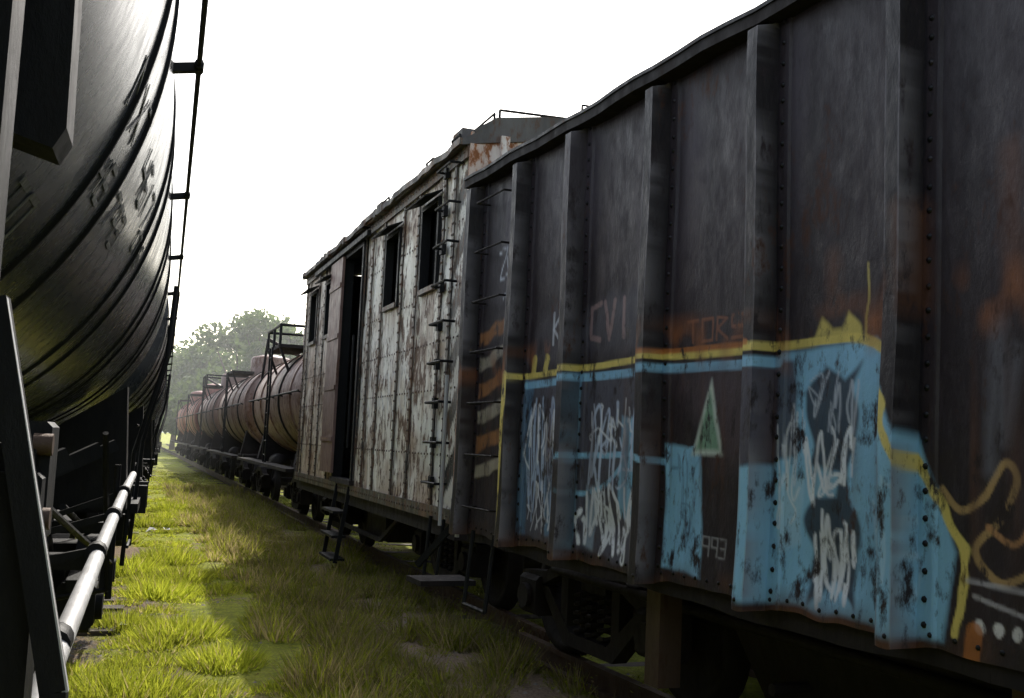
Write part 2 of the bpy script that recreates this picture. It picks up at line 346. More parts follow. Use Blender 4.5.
cv.put(edge*np.clip(.5+vnoise(T*0+1,Z*5,30)+.4*vnoise(T*30,Z*25,31),0,1),(.24,.22,.24),.75)  # sheen along rib corners painted in as a lighter worn edge
smear=np.clip(vnoise(T*7,Z*.9,40)-.3,0,1)*1.3*np.clip((Z-2.3),0,1)
cv.put(smear,(.085,.07,.085),.7)
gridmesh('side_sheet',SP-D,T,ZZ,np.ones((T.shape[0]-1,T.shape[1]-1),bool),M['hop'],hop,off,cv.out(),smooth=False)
b=B(); W=2.9
b.box(SP+W-.03,SP+W,-4.9,7.6,.50,ZT,'hopdark')
for r in ribs: b.box(SP+W,SP+W+.11,r-.06,r+.06,ZB,ZT,'hopdark')
b.box(SP+.03,SP+W-.03,7.50,7.55,1.8,ZT,'hopdark'); b.box(SP+.03,SP+W-.03,-4.88,-4.83,1.8,ZT,'hopdark')
b.box(SP+.03,SP+.05,-4.8,7.5,ZB+.1,ZT-.05,'hopdark')
b.box(SP+.05,SP+W-.05,-3,5.8,1.35,1.40,'hopdark')
b.obj('walls',hop,off)
b=B()
prev=None
for t in np.arange(-4.9,7.66,.22):
    p=(SP-.045+.006*math.sin(t*2.3),t,ZT+.005*math.sin(t*3.1)+.007*math.sin(t*7.7))
    if prev: b.bar(prev,p,.12,.07,'hopdark'); b.bar((prev[0]-.055,prev[1],prev[2]+.035),(p[0]-.055,p[1],p[2]+.035),.03,.02,'hop')
    prev=p
b.box(SP+W-.08,SP+W+.06,-4.9,7.6,ZT-.04,ZT+.04,'hopdark')
b.box(SP-.06,SP+W,7.56,7.64,ZT-.05,ZT+.05,'hopdark')
b.obj('top_chord',hop,off)
b=B()
b.box(SP+1.2,SP+1.7,-5.3,8.0,.95,1.25,'hopdark')
prev=None
for t in np.arange(-4.9,7.66,.18):
    p=(SP+.04,t,ZB-.03+.010*math.sin(t*2.9)+.006*math.sin(t*9))
    if prev: b.bar(prev,p,.06,.09,'hopdark')
    prev=p
for t0 in (3.9,1.5,-.9):
    b.add([(SP+.25,t0-1,1.36),(SP+W-.25,t0-1,1.36),(SP+W-.25,t0+1,1.36),(SP+.25,t0+1,1.36),(SP+.6,t0-.85,.35),(SP+W-.6,t0-.85,.35),(SP+W-.6,t0+.65,.35),(SP+.6,t0+.65,.35)],
      [(0,1,5,4),(1,2,6,5),(2,3,7,6),(3,0,4,7),(4,5,6,7)],'hopdark')
    b.box(SP+.5,SP+.58,t0-.4,t0+.4,.3,.42,'hopdark')
    b.tube((SP+.3,t0+.3,.6),(SP+.7,t0+.3,.6),.03,'hopdark')
for t in (5.0,2.6,.2): b.box(SP+.12,SP+.26,t-.07,t+.07,.45,1.1,'rail')
for t in ribs[:8]: b.box(SP+.05,SP+1.3,t-.05,t+.05,1.0,1.12,'hopdark')
b.tube((SP+.4,-3,.8),(SP+.4,6.8,.85),.03,'hopdark')
b.lathe((SP+.75,5.0,.85),[(-.5,.02),(-.46,.16),(.46,.16),(.5,.02)],'hopdark','y',20)
bogie(b,SP+1.45,6.3); bogie(b,SP+1.45,-3.4)
b.box(SP+1.35,SP+1.55,7.9,8.35,.95,1.15,'hopdark',.03)
b.obj('underframe',hop,off)
b=B()
for r in ribs[:7]:
    for sg in (-1,1):
        for z in np.arange(ZB+.08,ZT-.05,.095):
            t=r+sg*(hb+.035); i=np.argmin(np.abs(ts-t)); j=np.argmin(np.abs(zs-z))
            b.rivet((SP-D[j,i]-.001,t,ZZ[j,i]),.0135,(-1,0,0),'hop')
for t in np.arange(2.1,7.5,.1):
    i=np.argmin(np.abs(ts-t)); j=5
    b.rivet((SP-D[j,i]-.001,t,ZZ[j,i]),.011,(-1,0,0),'hop')
b.obj('rivets',hop,off)
b=B()
for z in np.arange(1.25,3.6,.38):
    x=SP-.12; b.path([(SP-.01,6.80,z),(x,6.80,z),(x,7.32,z),(SP-.01,7.32,z)],.008,'hopdark',6)
b.path([(SP-.05,6.85,1.08),(SP-.10,6.85,.55),(SP-.10,7.25,.55),(SP-.05,7.25,1.08)],.016,'blackm',6)
b.tube((SP-.06,7.56,1.0),(SP-.06,7.56,2.25),.018,'pipe',8)
b.bar((SP-.25,7.9,.75),(SP-.02,7.6,1.15),.03,.05,'blackm'); b.box(SP-.3,SP+.15,7.65,8.0,.62,.66,'hopdark')
b.obj('grab_irons',hop,off)

# ================= BOXCAR =================
TB=math.radians(19.9); S0=2.69; t0,t1=8.72,17.58; zb,zt=1.04,4.36; tcB=(t0+t1)/2
box=frame_empty('boxcar',TB,S0+1.45,tcB); ob=(S0+1.45,tcB)
wins=[(9.62,10.17,3.22,4.02),(11.16,11.74,3.22,4.0),(15.05,15.6,3.22,3.98),(16.45,17.0,3.22,3.98)]
door=(13.0,14.15,1.2,4.15)
holes=wins+[door]
ts2=set(np.round(np.arange(t0,t1,.03),4)); zs2=set(np.round(np.arange(zb,zt+.001,.03),4))
for h in holes: ts2|={h[0],h[1]}; zs2|={h[2],h[3]}
ts2|={t1}; zs2|={zt}
ts2=np.array(sorted(ts2)); zs2=np.array(sorted(zs2))
T,Z=np.meshgrid(ts2,zs2)
D=vnoise(T*1.6,Z*1.4,51)*.014+vnoise(T*5,Z*4,52)*.005
Tc=(T[:-1,:-1]+T[1:,1:])/2; Zc=(Z[:-1,:-1]+Z[1:,1:])/2
mk=np.ones(Tc.shape,bool)
for h in holes: mk&=~((Tc>h[0])&(Tc<h[1])&(Zc>h[2])&(Zc<h[3]))
cv=Canvas(T,Z)
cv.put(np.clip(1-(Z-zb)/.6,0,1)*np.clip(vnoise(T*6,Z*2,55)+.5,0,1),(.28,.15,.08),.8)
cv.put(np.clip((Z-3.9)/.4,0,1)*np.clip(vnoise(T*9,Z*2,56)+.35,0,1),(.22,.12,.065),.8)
cv.put(np.clip(vnoise(T*11,Z*.8,57)-.25,0,1)*1.5,(.34,.23,.15),.75)
cv.put(np.clip(vnoise(T*4,Z*3.5,59)*1.7-.5,0,1),(.36,.24,.16),.85)
cv.put(np.clip(vnoise(T*9,Z*7,60)*2.2-1.0,0,1),(.16,.085,.05),.9)
for h in wins:
    cv.put(((T>h[0]-.02)&(T<h[1]+.02))*np.clip(1-(h[2]-Z)/1.1,0,1)*(Z<h[2])*np.clip(.6+vnoise(T*16,Z*2,58),0,1),(.22,.11,.06),.8)
cv.put(((T>14.2)).astype(float)*.45,(.46,.28,.19),.8)
cv.poly([(10.4,2.4),(12.6,2.4),(12.6,3.0),(10.4,2.95)],(.88,.88,.86),.45,soft=.08)
for a in range(6): cv.stroke(curve([(12.3-a*.4,2.0),(12.5-a*.4,2.3),(12.25-a*.4,2.45),(12.15-a*.4,2.05)]),.05,(.46,.48,.52),.55)
cv.poly([(9.2,1.5),(9.9,1.45),(10.0,1.9),(9.3,2.0)],(.72,.78,.72),.5,soft=.1)
k=((((Z*1.0+(T-t0)*.8)%.50)<.25)&(T<t0+.36)); cv.put((T<t0+.36).astype(float),(.72,.70,.64),.8); cv.put(k.astype(float),(.015,.015,.015),1)
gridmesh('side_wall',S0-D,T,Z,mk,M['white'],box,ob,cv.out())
b=B()
seams=[9.09,9.42,10.35,10.98,11.9,12.5,12.93,14.22,14.85,15.75,16.3,17.15,17.5]
for s_ in seams: b.box(S0-.026,S0-.012,s_-.03,s_+.03,zb+.02,zt-.04,'white')
b.box(S0-.035,S0-.018,t0,t1,zb-.02,zb+.10,'white'); b.box(S0-.035,S0-.018,t0,t1,zt-.12,zt,'white')
b.obj('battens',box,ob)
b=B()
for s_ in seams:
    for z in np.arange(zb+.15,zt-.15,.105):
        for d in (-.02,.02): b.rivet((S0-.026,s_+d,z),.014,(-1,0,0),'rivet')
for s_ in np.arange(t0+.1,t1,.11):
    for z in (zb+.04,zt-.06,3.12,2.2,2.65,1.6,3.7):
        if z not in(zb+.04,zt-.06) and (door[0]-.1<s_<door[1]+.1 or z>3.1 and any(h[0]-.1<s_<h[1]+.1 for h in wins)): continue
        b.rivet((S0-.036 if z in(zb+.04,zt-.06) else S0-.014,s_,z),.013,(-1,0,0),'rivet')
b.obj('rivets',box,ob)
b=B()
for h in wins:
    b.box(S0-.035,S0+.06,h[0]-.05,h[0],h[2]-.05,h[3]+.05,'blackm'); b.box(S0-.035,S0+.06,h[1],h[1]+.05,h[2]-.05,h[3]+.05,'blackm')
    b.box(S0-.045,S0+.06,h[0],h[1],h[2]-.05,h[2],'white'); b.box(S0-.04,S0+.06,h[0],h[1],h[3],h[3]+.05,'blackm')
    b.bar((S0-.02,(h[0]+h[1])/2,h[3]+.10),(S0-.20,(h[0]+h[1])/2,h[3]+.02),h[1]-h[0]+.2,.015,'blackm')
    b.box(S0+.10,S0+.12,h[0]-.3,h[1]+.75,h[2]-.3,h[3]+.3,'seam_backing')  # black sheet behind each window, standing in for the dark interior
d=door
b.box(S0-.05,S0+.08,d[0]-.07,d[0],d[2],d[3]+.07,'blackm'); b.box(S0-.05,S0+.08,d[1],d[1]+.07,d[2],d[3]+.07,'blackm')
b.box(S0-.05,S0+.08,d[0],d[1],d[3],d[3]+.07,'blackm'); b.box(S0-.07,S0+.08,d[0]-.1,d[1]+.1,d[2]-.06,d[2],'hopdark')
b.box(S0-.11,S0-.06,12.5,16.3,4.2,4.26,'blackm')
b.box(S0-.09,S0-.055,14.1,14.95,1.25,4.18,'tankb')
for z in (1.7,2.4,3.1,3.8): b.box(S0-.105,S0-.09,14.12,14.93,z-.03,z+.03,'tankb')
b.tube((S0-.12,12.9,1.6),(S0-.12,12.9,3.0),.014,'blackm',6)
b.obj('door_and_windows',box,ob)
b=B(); W=2.9
b.box(S0+W-.03,S0+W,t0,t1,zb,zt,'white')
b.box(S0,S0+W-.03,t0+.0,t0+.04,zb,zt+.12,'endw'); b.box(S0,S0+W-.03,t1-.04,t1,zb,zt+.12,'white')
b.box(S0+.02,S0+W-.03,t0+.04,t1-.04,zb,zb+.08,'hopdark')
b.box(S0+1.6,S0+1.63,t0+.04,t1-.04,zb+.08,zt+.28,'seam_backing')  # added black partition stops daylight showing through the openings
for s_ in (.3,.9,1.5,2.1,2.6): b.box(S0+s_-.04,S0+s_+.04,t0-.06,t0,zb,zt+.1,'endw')
for z in (2.0,3.0,3.9): b.box(S0,S0+W,t0-.05,t0-.002,z-.04,z+.04,'endw')
b.box(S0-.02,S0+.10,t0-.03,t0-.001,zb,zt,'endw')
b.obj('end_walls',box,ob)
b=B()
prof=[(-.09,zt-.02),(-.09,zt+.03),(.02,zt+.10),(.22,zt+.24),(.7,zt+.32),(1.45,zt+.36),(2.2,zt+.32),(2.68,zt+.24),(2.9,zt+.10),(2.99,zt+.03),(2.99,zt-.02),(2.8,zt+.02),(1.45,zt+.25),(.1,zt+.02)]
b.prism([(S0+a,z) for a,z in prof],t0-.02,t1+.10,'roof')
for t in np.arange(t0,t1,.62):
    for (a0,z0_),(a1,z1_) in zip(prof[2:7],prof[3:8]): b.bar((S0+a0,t,z0_+.015),(S0+a1,t,z1_+.015),.04,.03,'roof',)
r=random.Random(3)
prev=None
for t in np.arange(t0-.02,t1+.1,.2):
    p=(S0-.10-r.random()*.02,t,zt+.01+r.uniform(-.018,.018))
    if prev: b.bar(prev,p,.03,.06,'roof' if r.random()<.6 else 'white')
    prev=p
for i in range(9):
    t=r.uniform(t0+.3,t1-.3); b.box(S0-.13,S0-.04,t,t+r.uniform(.06,.2),zt-.03,zt+.05+r.random()*.04,'roof')
b.box(S0+1.2,S0+1.7,t0-.2,t1+.2,zt+.44,zt+.47,'tie')
for t in np.arange(t0,t1,1.1): b.box(S0+1.25,S0+1.65,t,t+.05,zt+.36,zt+.44,'roof')
b.path([(S0+.30,t0+.15,zt+.26),(S0+.30,t0+.15,zt+.40),(S0+.98,t0+.15,zt+.42),(S0+.98,t0+.15,zt+.34)],.012,'blackm',6)
b.path([(S0+.25,t0+.15,zt+.24),(S0+.25,t0+.15,zt+.36),(S0+.25,t0+.75,zt+.36),(S0+.25,t0+.75,zt+.24)],.012,'blackm',6)
b.path([(S0+1.05,t0,zt+.38),(S0+1.05,t0,zt+.52),(S0+1.4,t0,zt+.52)],.01,'blackm',6)
for t in (9.1,10.0,11.9): b.path([(S0+.02,t,zt+.1),(S0+.0,t,zt+.19),(S0+.0,t+.25,zt+.19),(S0+.02,t+.25,zt+.1)],.012,'blackm',6)
b.box(S0+.02,S0+.20,9.1,9.4,zt+.14,zt+.26,'roof'); b.tube((S0+.6,12,zt+.3),(S0+.6,12,zt+.55),.09,'roof',12)
b.obj('roof',box,ob)
b=B()
for z in np.arange(1.35,4.3,.36):
    b.path([(S0-.02,8.90,z),(S0-.13,8.90,z),(S0-.13,9.34,z),(S0-.02,9.34,z)],.012,'blackm',6)
    b.box(S0-.06,S0-.02,9.30,9.38,z-.05,z+.05,'blackm')
b.tube((S0-.1,8.78,1.0),(S0-.1,8.78,2.3),.017,'pipe',8)
b.path([(S0-.05,8.85,1.05),(S0-.09,8.85,.5),(S0-.09,9.25,.5),(S0-.05,9.25,1.05)],.017,'blackm',6)
for tt in (13.05,13.85): b.bar((S0-.03,tt,1.12),(S0-.16,tt,.18),.03,.05,'blackm')
for z in (.22,.5,.8): b.box(S0-.22-.0,S0-.04,13.05,13.85,z-.015,z+.015,'blackm')
b.obj('ladders_and_steps',box,ob)
b=B()
b.box(S0+1.2,S0+1.7,t0-.5,t1+.5,.9,1.02,'hopdark')
b.box(S0+.02,S0+.14,t0,t1,.88,zb-.003,'hopdark'); b.box(S0+2.7,S0+2.85,t0,t1,.55,zb-.003,'hopdark')
for t in np.arange(t0+.3,t1,.9): b.box(S0+.14,S0+2.7,t,t+.1,.92,zb-.003,'hopdark')
b.bar((S0+.2,11.2,.92),(S0+.2,12.2,.55),.04,.05,'hopdark'); b.bar((S0+.2,12.2,.55),(S0+.2,14.5,.55),.04,.05,'hopdark'); b.bar((S0+.2,14.5,.55),(S0+.2,15.3,.92),.04,.05,'hopdark')
b.box(S0+.3,S0+.9,12.4,13.4,.5,.9,'hopdark',.04)
b.lathe((S0+1.0,14.4,.7),[(-.5,.02),(-.45,.17),(.45,.17),(.5,.02)],'hopdark','y',20)
bogie(b,S0+1.45,10.3); bogie(b,S0+1.45,16.1)
b.box(S0+1.35,S0+1.55,t0-.85,t0-.4,.88,1.08,'hopdark',.03)
b.obj('underframe',box,ob)

# ================= OLD TANK CARS (right train) =================
def old_tank(ta,tb,mm,plat):
    th=TB; sc=S0+1.45; tc=(ta+tb)/2
    e=frame_empty('tank_car',th,sc,tc); of=(sc,tc); R=1.17; zc=2.5
    b=B()
    k=R/1.02
    prof=[(ta-tc+x,rr*k) for x,rr in ((0,.0),(.03,.4),(.12,.75),(.25,.95),(.36,1.02))]+[(tb-tc-x,rr*k) for x,rr in ((.36,1.02),(.25,.95),(.12,.75),(.03,.4),(0,0))]
    b.lathe((sc,tc,zc),prof,mm,'y',48)
    for t in np.linspace(ta+.4,tb-.4,6):
        b.lathe((sc,t,zc),[(-.06,R+.0),(-.06,R+.03),(.06,R+.03),(.06,R)],'hopdark' if int(t*3)%2 else mm,'y',48)
    b.lathe((sc,tc,zc+R-.12),[(0,.62),(.55,.62),(.62,.55),(.70,.2),(.72,0)],mm,'z',32)
    b.obj('tank_shell',e,of)
    b=B()
    b.box(sc-.25,sc+.25,ta-.4,tb+.4,1.0,1.3,'hopdark')
    for t in (ta+1.4,tb-1.4):
        b.prism([(sc-1.1,1.15),(sc+1.1,1.15),(sc+.95,1.9),(sc+.5,1.55),(sc-.5,1.55),(sc-.95,1.9)],t-.12,t+.12,'hopdark')
        bogie(b,sc,t)
    for sg in (-1,1):
        b.box(sc+sg*1.3-.15,sc+sg*1.3+.15,ta,tb,1.08,1.14,'hopdark')
        z=2.55; b.tube((sc+sg*1.27,ta+.3,z),(sc+sg*1.27,tb-.3,z),.02,'blackm',6)
        for t in np.linspace(ta+.5,tb-.5,7): b.bar((sc+sg*1.27,t,z),(sc+sg*1.1,t,z-.03),.03,.03,'blackm')
    for t in (ta-.1,tb+.1): b.box(sc-1.3,sc+1.3,t-.12,t+.12,1.02,1.2,'hopdark')
    b.lathe((sc-.7,tc+2,1.1),[(-.5,.02),(-.45,.2),(.45,.2),(.5,.02)],'hopdark','y',16)
    b.obj('underframe',e,of)
    b=B(); zp=zc+R-.05
    for sg in (-1,1):
        x=sc+sg*1.25
        b.box(min(sc+sg*.6,x),max(sc+sg*.6,x),tc-1.0,tc+1.0,zp-.05,zp+.02,'hopdark')
        b.bar((x,tc-.9,zp),(sc+sg*1.0,tc-.9,zp-.6),.05,.05,'hopdark'); b.bar((x,tc+.9,zp),(sc+sg*1.0,tc+.9,zp-.6),.05,.05,'hopdark')
        if plat:
            b.tube((x,tc-1.0,zp+.42),(x,tc+1.0,zp+.42),.03,'blackm',6)
            for t in (-1,0,1): b.tube((x,tc+t,zp),(x,tc+t,zp+.42),.03,'blackm',6)
        for dt in (-.2,.2): b.bar((x+sg*.05,tc+dt,1.1),(x+sg*.05,tc+dt,zp),.04,.04,'blackm')
        for z in np.arange(1.3,zp,.3): b.tube((x+sg*.05,tc-.2,z),(x+sg*.05,tc+.2,z),.015,'blackm',5)
    if plat:
        for t in (-1,1): b.tube((sc-1.25,tc+t,zp+.42),(sc+1.25,tc+t,zp+.42),.03,'blackm',6)
        b.bar((sc-.2,tb-1.2,zp+.1),(sc-.9,tb-.3,zp+.55),.06,.08,'hopdark'); b.bar((sc-.9,tb-.3,zp+.55),(sc-1.0,tb-.3,zp-.6),.05,.06,'hopdark')
    b.obj('platform',e,of)
old_tank(18.9,27.6,'tanka',1); old_tank(29.0,38.5,'tanka',0); old_tank(40,49.5,'tankb',1); old_tank(51,60.5,'tankc',0); old_tank(62,71.5,'tankc',0)

# ================= BLACK TANK CARS (left train) =================
TL=math.radians(18.0)
def black_tank(ta,tb,first):
    sc=-1.42; R=1.36; zc=EYE+1.24; tc=(ta+tb)/2
    e=frame_empty('tank_car',TL,sc,tc); of=(sc,tc)
    b=B()
    prof=[(ta-tc+x,rr) for x,rr in ((0,.0),(.04,.5),(.16,.95),(.34,1.25))]
    b.lathe((sc,tc,zc),prof+[(ta-tc+.5,R)],'black','y',160)
    b.lathe((sc,tc,zc),[(q,R) for q in np.linspace(ta-tc+.5,tb-tc-.5,14)],'black','y',192)
    b.lathe((sc,tc,zc),[(tb-tc-x,rr) for x,rr in ((.5,R),(.34,1.25),(.16,.95),(.04,.5),(0,0))],'black','y',160)
    q=ta+1.2; i=0
    while q<tb-.8:
        w=.016
        b.lathe((sc,q,zc),[(-w,R-.002),(-w*.7,R+.010),(w*.7,R+.010),(w,R-.002)],'seam_backing','y',160)
        i+=1; q+=(.42,1.35)[i%2]
    b.lathe((sc,tc,zc+R-.1),[(0,.3),(.35,.3),(.4,.25),(.42,0)],'black','z',24)
    b.obj('tank_shell',e,of)
    b=B()
    def surf(t,a): return Vector((sc+(R+.003)*math.cos(a),t,zc-(R+.003)*math.sin(a)))
    for txt,tt,a0,h,w in (('NXT 4617',ta+6.0,.26,.13,.15),('461793',ta+6.1,.42,.10,.12),('CT 6',ta+7.6,.36,.08,.09),('193 TO',ta+5.0,.60,.10,.10)):
        for ch in txt:
            for pl in G.get(ch,[]):
                for (x0,y0),(x1,y1) in zip(pl[:-1],pl[1:]):
                    p=surf(tt+x0*w,a0+(1-y0)*h/R); q=surf(tt+x1*w,a0+(1-y1)*h/R)
                    nn=Vector((math.cos(a0),0,-math.sin(a0)))
                    b.bar(p,q,.016,.002,'letter',up=tuple(nn))
            tt+=w*1.45
    b.obj('lettering',e,of)
    b=B()
    xr=.02; zr=EYE+1.22
    for sg,x in ((1,xr),(-1,2*sc-xr)):
        b.tube((x,ta+.4,zr),(x,tb-.2,zr),.009,'blackm',8)
        t=tb-.25
        while t>ta+.4:
            b.bar((x+sg*.012,t,zr),(x-sg*.10,t,zr-.02),.03,.03,'blackm'); b.tube((x,t-.04,zr),(x,t+.04,zr),.016,'blackm',8); t-=2.02
        b.path([(x,tb-.2,zr),(x-sg*.03,tb-.15,zr-.5),(x-sg*.2,tb-.1,zr-1.3),(x-sg*.25,tb-.1,.7)],.018,'blackm',8)
        b.path([(x-sg*.02,tb-.7,zr),(x-sg*.05,tb-.7,zr-.6),(x-sg*.25,tb-.7,zr-1.4),(x-sg*.28,tb-.7,.6)],.018,'blackm',8)
        for z in np.arange(.75,zr-.9,.33): b.tube((x-sg*.25,tb-.7,z),(x-sg*.25,tb-.12,z),.014,'blackm',6)
    b.obj('handrails',e,of)
    b=B()
    b.box(sc-.3,sc+.3,ta-.4,tb+.4,1.0,1.32,'blackm')
    for t in (ta+2,tb-2):
        b.prism([(sc-1.2,1.15),(sc+1.2,1.15),(sc+1.15,2.0),(sc+.6,1.62),(sc-.6,1.62),(sc-1.15,2.0)],t-.15,t+.15,'blackm')
        bogie(b,sc,t,'blackm')
    for t in (ta+.2,tb-.2):
        b.box(sc-1.25,sc+1.25,t-.5,t+.5,1.02,1.1,'blackm')
        b.box(sc-1.3,sc+1.3,t+(.5 if t>tc else -.62),t+(.62 if t>tc else -.5),.95,1.2,'blackm')
    for t in np.arange(ta+3.3,tb-2.6,1.8):
        b.bar((sc+.2,t,1.1),(sc+1.12,t+.3,1.6),.05,.07,'blackm'); b.box(sc+.3,sc+1.15,t-.05,t+.05,1.05,1.12,'blackm')
    b.lathe((sc+.55,tc+1.5,1.0),[(-.55,.02),(-.5,.2),(.5,.2),(.55,.02)],'blackm','y',20)
    b.tube((sc,tc-.2,1.6),(sc,tc-.2,.75),.14,'blackm',16)
    b.path([(sc+.9,tb-3.4,1.25),(sc+.95,tb-2,1.0),(sc+1.0,tb-1,.75)],.02,'blackm',8)
    b.box(sc-1.2,sc-1.1,ta,tb,.5,1.3,'blackm')
    b.obj('underframe',e,of)
    if first:
        b=B()
        b.path([(-.17,1.7,EYE-.60),(-.19,2.3,EYE-.5),(-.2,6.4,EYE-.36),(-.21,8.6,EYE-.34)],.026,'pipe',14)
        for t in (2.6,4.0,5.2,6.4): 
            b.bar((-.20,t,EYE-.47+.03*(t-2.6)),(-.62,t,EYE-.52),.03,.03,'blackm'); b.tube((-.2,t-.05,EYE-.49+.034*(t-2.3)),(-.2,t+.05,EYE-.49+.034*(t-2.3)),.036,'blackm',12)
            b.bar((-.62,t,EYE-.52),(-1.0,t,EYE-.45),.04,.04,'blackm')
        b.path([(-.24,6.4,EYE-.2),(-.24,6.4,.75)],.018,'blackm',8)
        b.path([(-.26,5.2,EYE-.02),(-.24,5.6,EYE-.5),(-.22,5.7,.9),(-.5,5.7,.85)],.014,'blackm',6)
        b.path([(-.4,3.0,EYE-.1),(-.28,4.4,EYE-.42),(-.24,6.4,EYE-.75)],.012,'blackm',6)
        b.obj('brake_pipe',e,of)
        b=B()
        b.prism([(-.36,EYE+1.3),(-.36,EYE+.45),(-.24,EYE+.39),(-.170,EYE+.37),(-.155,EYE+.40),(-.170,EYE+1.3)],1.5,1.60,'blackm')
        b.box(-.32,-.178,1.14,1.22,EYE+.10,EYE+1.3,'blackm',.01)
        b.bar((-.178,1.2,EYE+.13),(-.090,1.2,EYE-.27),.025,.035,'blackm',up=(0,1,0))
        b.bar((-.090,1.2,EYE-.27),(-.055,1.2,EYE-.75),.025,.035,'blackm',up=(0,1,0))
        b.bar((-.168,1.19,EYE+.13),(-.078,1.19,EYE-.27),.006,.012,'pipe',up=(0,1,0))
        b.box(-.155,-.118,1.26,1.34,EYE-.13,EYE+.005,'blackm',.006); b.box(-.21,-.13,1.24,1.30,EYE-.20,EYE-.02,'blackm',.006)
        b.box(-.4,-.12,1.22,1.30,EYE-.32,EYE-.05,'blackm',.006)
        b.tube((-.135,1.25,EYE-.02),(-.115,1.25,EYE-.02),.012,'rail',8); b.tube((-.135,1.25,EYE-.10),(-.112,1.25,EYE-.10),.012,'rail',8)
        b.box(-.35,-.150,1.04,1.12,EYE-.27,EYE-.195,'pipe',.008)
        b.obj('side_ladder',e,of)
black_tank(-3.4,9.9,True); black_tank(11.4,24.2,False); black_tank(25.8,38.6,False); black_tank(40.2,53,False)

# ================= ground =================
c20,s20=math.cos(TB),math.sin(TB)
def toW(s,t): return c20*s-s20*t, s20*s+c20*t
def toST(x,y): return c20*x+s20*y, -s20*x+c20*y
def gh(x,y):
    r=np.hypot(x,y)
    return (vnoise(x*.9,y*.9,61)*.035+vnoise(x*3.1,y*3.1,62)*.016)*np.clip(1-r/120,0,1)-.0
def dirtmask(x,y):
    s,t=toST(x,y); d=np.zeros_like(x,dtype=float)
    for (a,b_,ra,rb) in ((.0,11.2,.45,1.3),(-.35,8.6,.3,1.2),(.35,7.9,.22,.5),(.1,15.5,.3,1.0),(-.45,14,.3,2.5),(.5,10.6,.15,.6),(2.6,9,.5,4),(2.5,18,.4,5)):
        d=np.maximum(d,1.25*np.exp(-((s-a)/ra)**2-((t-b_)/rb)**2))
    d=d+vnoise(x*2.3,y*2.3,91)*.35+vnoise(x*7,y*7,92)*.2
    return np.clip((d-.45)/.25,0,1)
def axis(lim_near,step):
    a=list(np.arange(-lim_near,lim_near+.01,step)); v=lim_near; s=step
    while v<3500: s*=1.35; v+=s; a=[-v]+a+[v]
    return np.array(a)
ax=axis(12,.10); ay=axis(13,.10)+14
X,Y=np.meshgrid(ax,ay); Zg=gh(X,Y)
m,nt,bs,out=newmat('ground_grass_and_dirt')
n1=noise(nt,.8,6); n2=noise(nt,6,8,rough=.75); n3=noise(nt,40,6,rough=.8)
g=mix(nt,ramp(nt,n2,.35,.65),(.20,.25,.03),(.50,.52,.06))
dirt=mix(nt,ramp(nt,n3,.35,.65),(.42,.32,.22),(.17,.125,.09))
g=mix(nt,math_(nt,'MULTIPLY',ramp(nt,n3,.46,.62),.75),g,(.16,.15,.06))
c=mix(nt,ramp(nt,math_(nt,'ADD',math_(nt,'MULTIPLY',n1,.5),math_(nt,'MULTIPLY',n2,.5)),.53,.60),g,dirt)
at=nt.nodes.new('ShaderNodeAttribute'); at.attribute_name='paint'
c=mix(nt,at.outputs['Alpha'],c,dirt)
nt.links.new(c,bs.inputs['Base Color']); bs.inputs['Roughness'].default_value=.95; bs.inputs['Specular IOR Level'].default_value=.15
bp=nt.nodes.new('ShaderNodeBump'); bp.inputs['Strength'].default_value=1.0; bp.inputs['Distance'].default_value=.04
nt.links.new(math_(nt,'ADD',n2,n3),bp.inputs['Height']); nt.links.new(bp.outputs[0],bs.inputs['Normal'])
dm=dirtmask(X,Y); pc=np.stack([dm*0+.3,dm*0+.24,dm*0+.17,dm],-1)
gridmesh('ground',X,Y,Zg,np.ones((X.shape[0]-1,X.shape[1]-1),bool),m,None,(0,0),pc)
def track(segs):
    e=bpy.data.objects.new('railway_track',None); scene.collection.objects.link(e)
    b=B(); tl=B()
    for (th,sc,ta,tb) in segs:
        R=Matrix.Rotation(th,4,'Z')
        t=ta
        for sg in (-.755,.755):
            for (w0,w1,z0_,z1_) in ((-.07,.07,.02,.06),(-.012,.012,.06,.165),(-.035,.035,.165,.2)):
                vs=[R@Vector((sc+sg+x,y,z)) for x in (w0,w1) for y in (ta,tb) for z in (z0_,z1_)]
                b.add(vs,[(0,1,3,2),(4,6,7,5),(0,4,5,1),(2,3,7,6),(0,2,6,4),(1,5,7,3)],'rail')
        while t<tb:
            j=random.uniform(-.05,.05); z=random.uniform(-.03,.012); vs=[R@Vector((sc+x+j,y,zz)) for x in (-1.15,1.15) for y in (t,t+.22) for zz in (-.1,z)]
            tl.add(vs,[(0,1,3,2),(4,6,7,5),(0,4,5,1),(2,3,7,6),(0,2,6,4),(1,5,7,3)],'tie'); t+=.6
    b.obj('rails',e); tl.obj('ties',e)
track([(TH,SP+1.45,-10,7.95),(TB,S0+1.45,8.15,140)])
track([(TL,-1.42,-12,140)])

